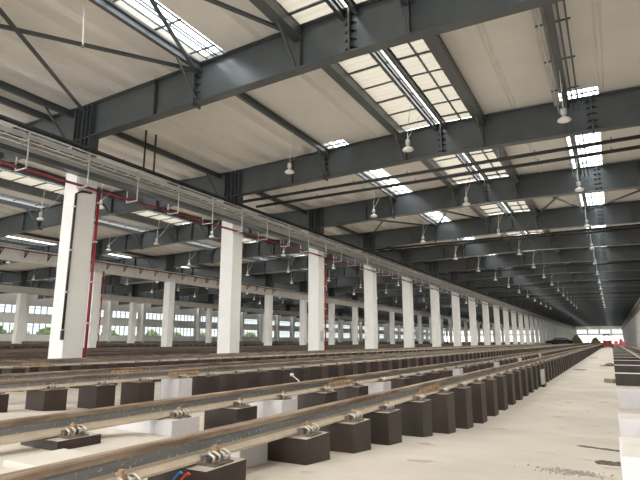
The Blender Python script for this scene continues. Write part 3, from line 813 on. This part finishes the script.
c = car(-12.4, 152, 0.15); c.scale = (1.45, 1.45, 1.45)
tag(c, 'black car standing beyond the rails at the far end', 'car')
# red forklift and barriers at the aisle end
root = bpy.data.objects.new('forklift', None); COL.objects.link(root); root.location = (-.85, 120, 0)
b = MB(); b.box(-.8, .8, -1.1, 1.1, .3, 1.1, M['redmach']); b.box(-.7, .7, .4, 1.1, 1.1, 1.5, M['redmach']); b.build('body', root, bevel=.06)
b = MB()
for sx in (-.7, .7):
    for sy in (-.9, .8): b.bar((sx, sy, 1.1), (sx*.9, sy*.9, 2.5), .09, .09, M['rubber'])
b.box(-.75, .75, -.95, .9, 2.5, 2.6, M['rubber']); b.build('cage', root)
b = MB(); b.box(-.45, -.33, -1.35, -1.2, .1, 2.9, M['rubber']); b.box(.33, .45, -1.35, -1.2, .1, 2.9, M['rubber']); b.box(-.45, .45, -1.33, -1.22, 2.7, 2.85, M['rubber']); b.build('mast', root)
for sx in (-.8, .8):
    for sy in (-.75, .75):
        t = MB(); t.tube([(sx-.12, sy, .35), (sx+.12, sy, .35)], .35, M['rubber'], 14); t.build('wheel', root)
tag(root, 'dark red forklift at the far end of the aisle', 'forklift')
bm_ = MB(); prof = [(-.45,0),(.45,0),(.3,.35),(.18,.9),(-.18,.9),(-.3,.35)]
bm_.prism_y(prof, -.9, .9, [M['pink']]*6)
bp = bm_.build('barrier', bevel=.03)
for q, (x, y, s) in enumerate(((.75, 130, 1.7), (1.75, 134, 2.1), (2.3, 127, 1.5))):
    o = bp if q == 0 else bp.copy()
    if q: COL.objects.link(o)
    o.location = (x, y, V(-.82) if 0 else 0); o.scale = (1.5, 1, s)
    tag(o, f'faded red barrier, {["aisle side","tallest middle","column side"][q]} of three beyond the plinth rails', 'barrier', 'faded red barriers')

# ------------------------------------------------------------------ trees outside the window wall
def tree(x, y, h, r, label):
    root = bpy.data.objects.new('tree', None); COL.objects.link(root); root.location = (x, y, -.05)
    t = MB(); t.tube([(0,0,0),(.1,0,h*.5),(0,.1,h*.8)], [.22,.16,.08], M['bark'], 8); t.build('trunk', root)
    R_ = random.Random(int(y)); c = MB()
    for k in range(900):
        a, b_ = R_.uniform(0, 6.28), R_.uniform(-1, 1); rr = r*(R_.random()**.4); q = math.sqrt(1-b_*b_)
        p = Vector((rr*q*math.cos(a), rr*q*math.sin(a), h*.58+rr*b_*.95)); n1 = Vector((R_.gauss(0,1), R_.gauss(0,1), R_.gauss(0,1))).normalized(); n2 = n1.orthogonal().normalized(); s = R_.uniform(.25,.45)
        i = len(c.v); c.v += [tuple(p-n1*s), tuple(p+n2*s*.5), tuple(p+n1*s), tuple(p-n2*s*.5)]; c.face([i,i+1,i+2,i+3], M['leaf'])
    c.build('foliage', root); return tag(root, label, 'tree', 'trees outside the windows')
for q, (y, h, r) in enumerate(((42, 5, 2.6), (47, 4.4, 2.4), (52.5, 4.8, 2.6), (57.5, 4.2, 2.4), (62.5, 4.6, 2.5), (71, 4, 2.2), (77, 4.3, 2.3), (90, 4.4, 2.3), (97, 4.0, 2.2), (108, 4, 2.2), (128, 4.6, 2.4))):
    tree(-96.5-q % 2, y, h*.8, r*.85, f'green tree outside the lower windows, {nth(q+1)} from the camera end')

# ------------------------------------------------------------------ sky, camera, colour
w = bpy.data.worlds.new('overcast sky'); SC.world = w; w.use_nodes = True
bg = w.node_tree.nodes['Background']; bg.inputs[0].default_value = (.94,.97,1.0,1); bg.inputs[1].default_value = 7.0
cam = bpy.data.cameras.new('camera'); co = bpy.data.objects.new('camera', cam); COL.objects.link(co)
cam.sensor_width = 36; cam.lens = 510/640*36; cam.clip_start = .05; cam.clip_end = 1500
co.location = (0, 0, H); co.rotation_euler = (math.pi/2+pt, 0, th)
SC.camera = co
vs = SC.view_settings; vs.view_transform = 'Standard'; vs.look = 'None'; vs.gamma = 1; vs.use_curve_mapping = False; vs.exposure = 0.32
SC.cycles.max_bounces = 12; SC.cycles.diffuse_bounces = 6; SC.cycles.transparent_max_bounces = 24
SC.cycles.use_denoising = True
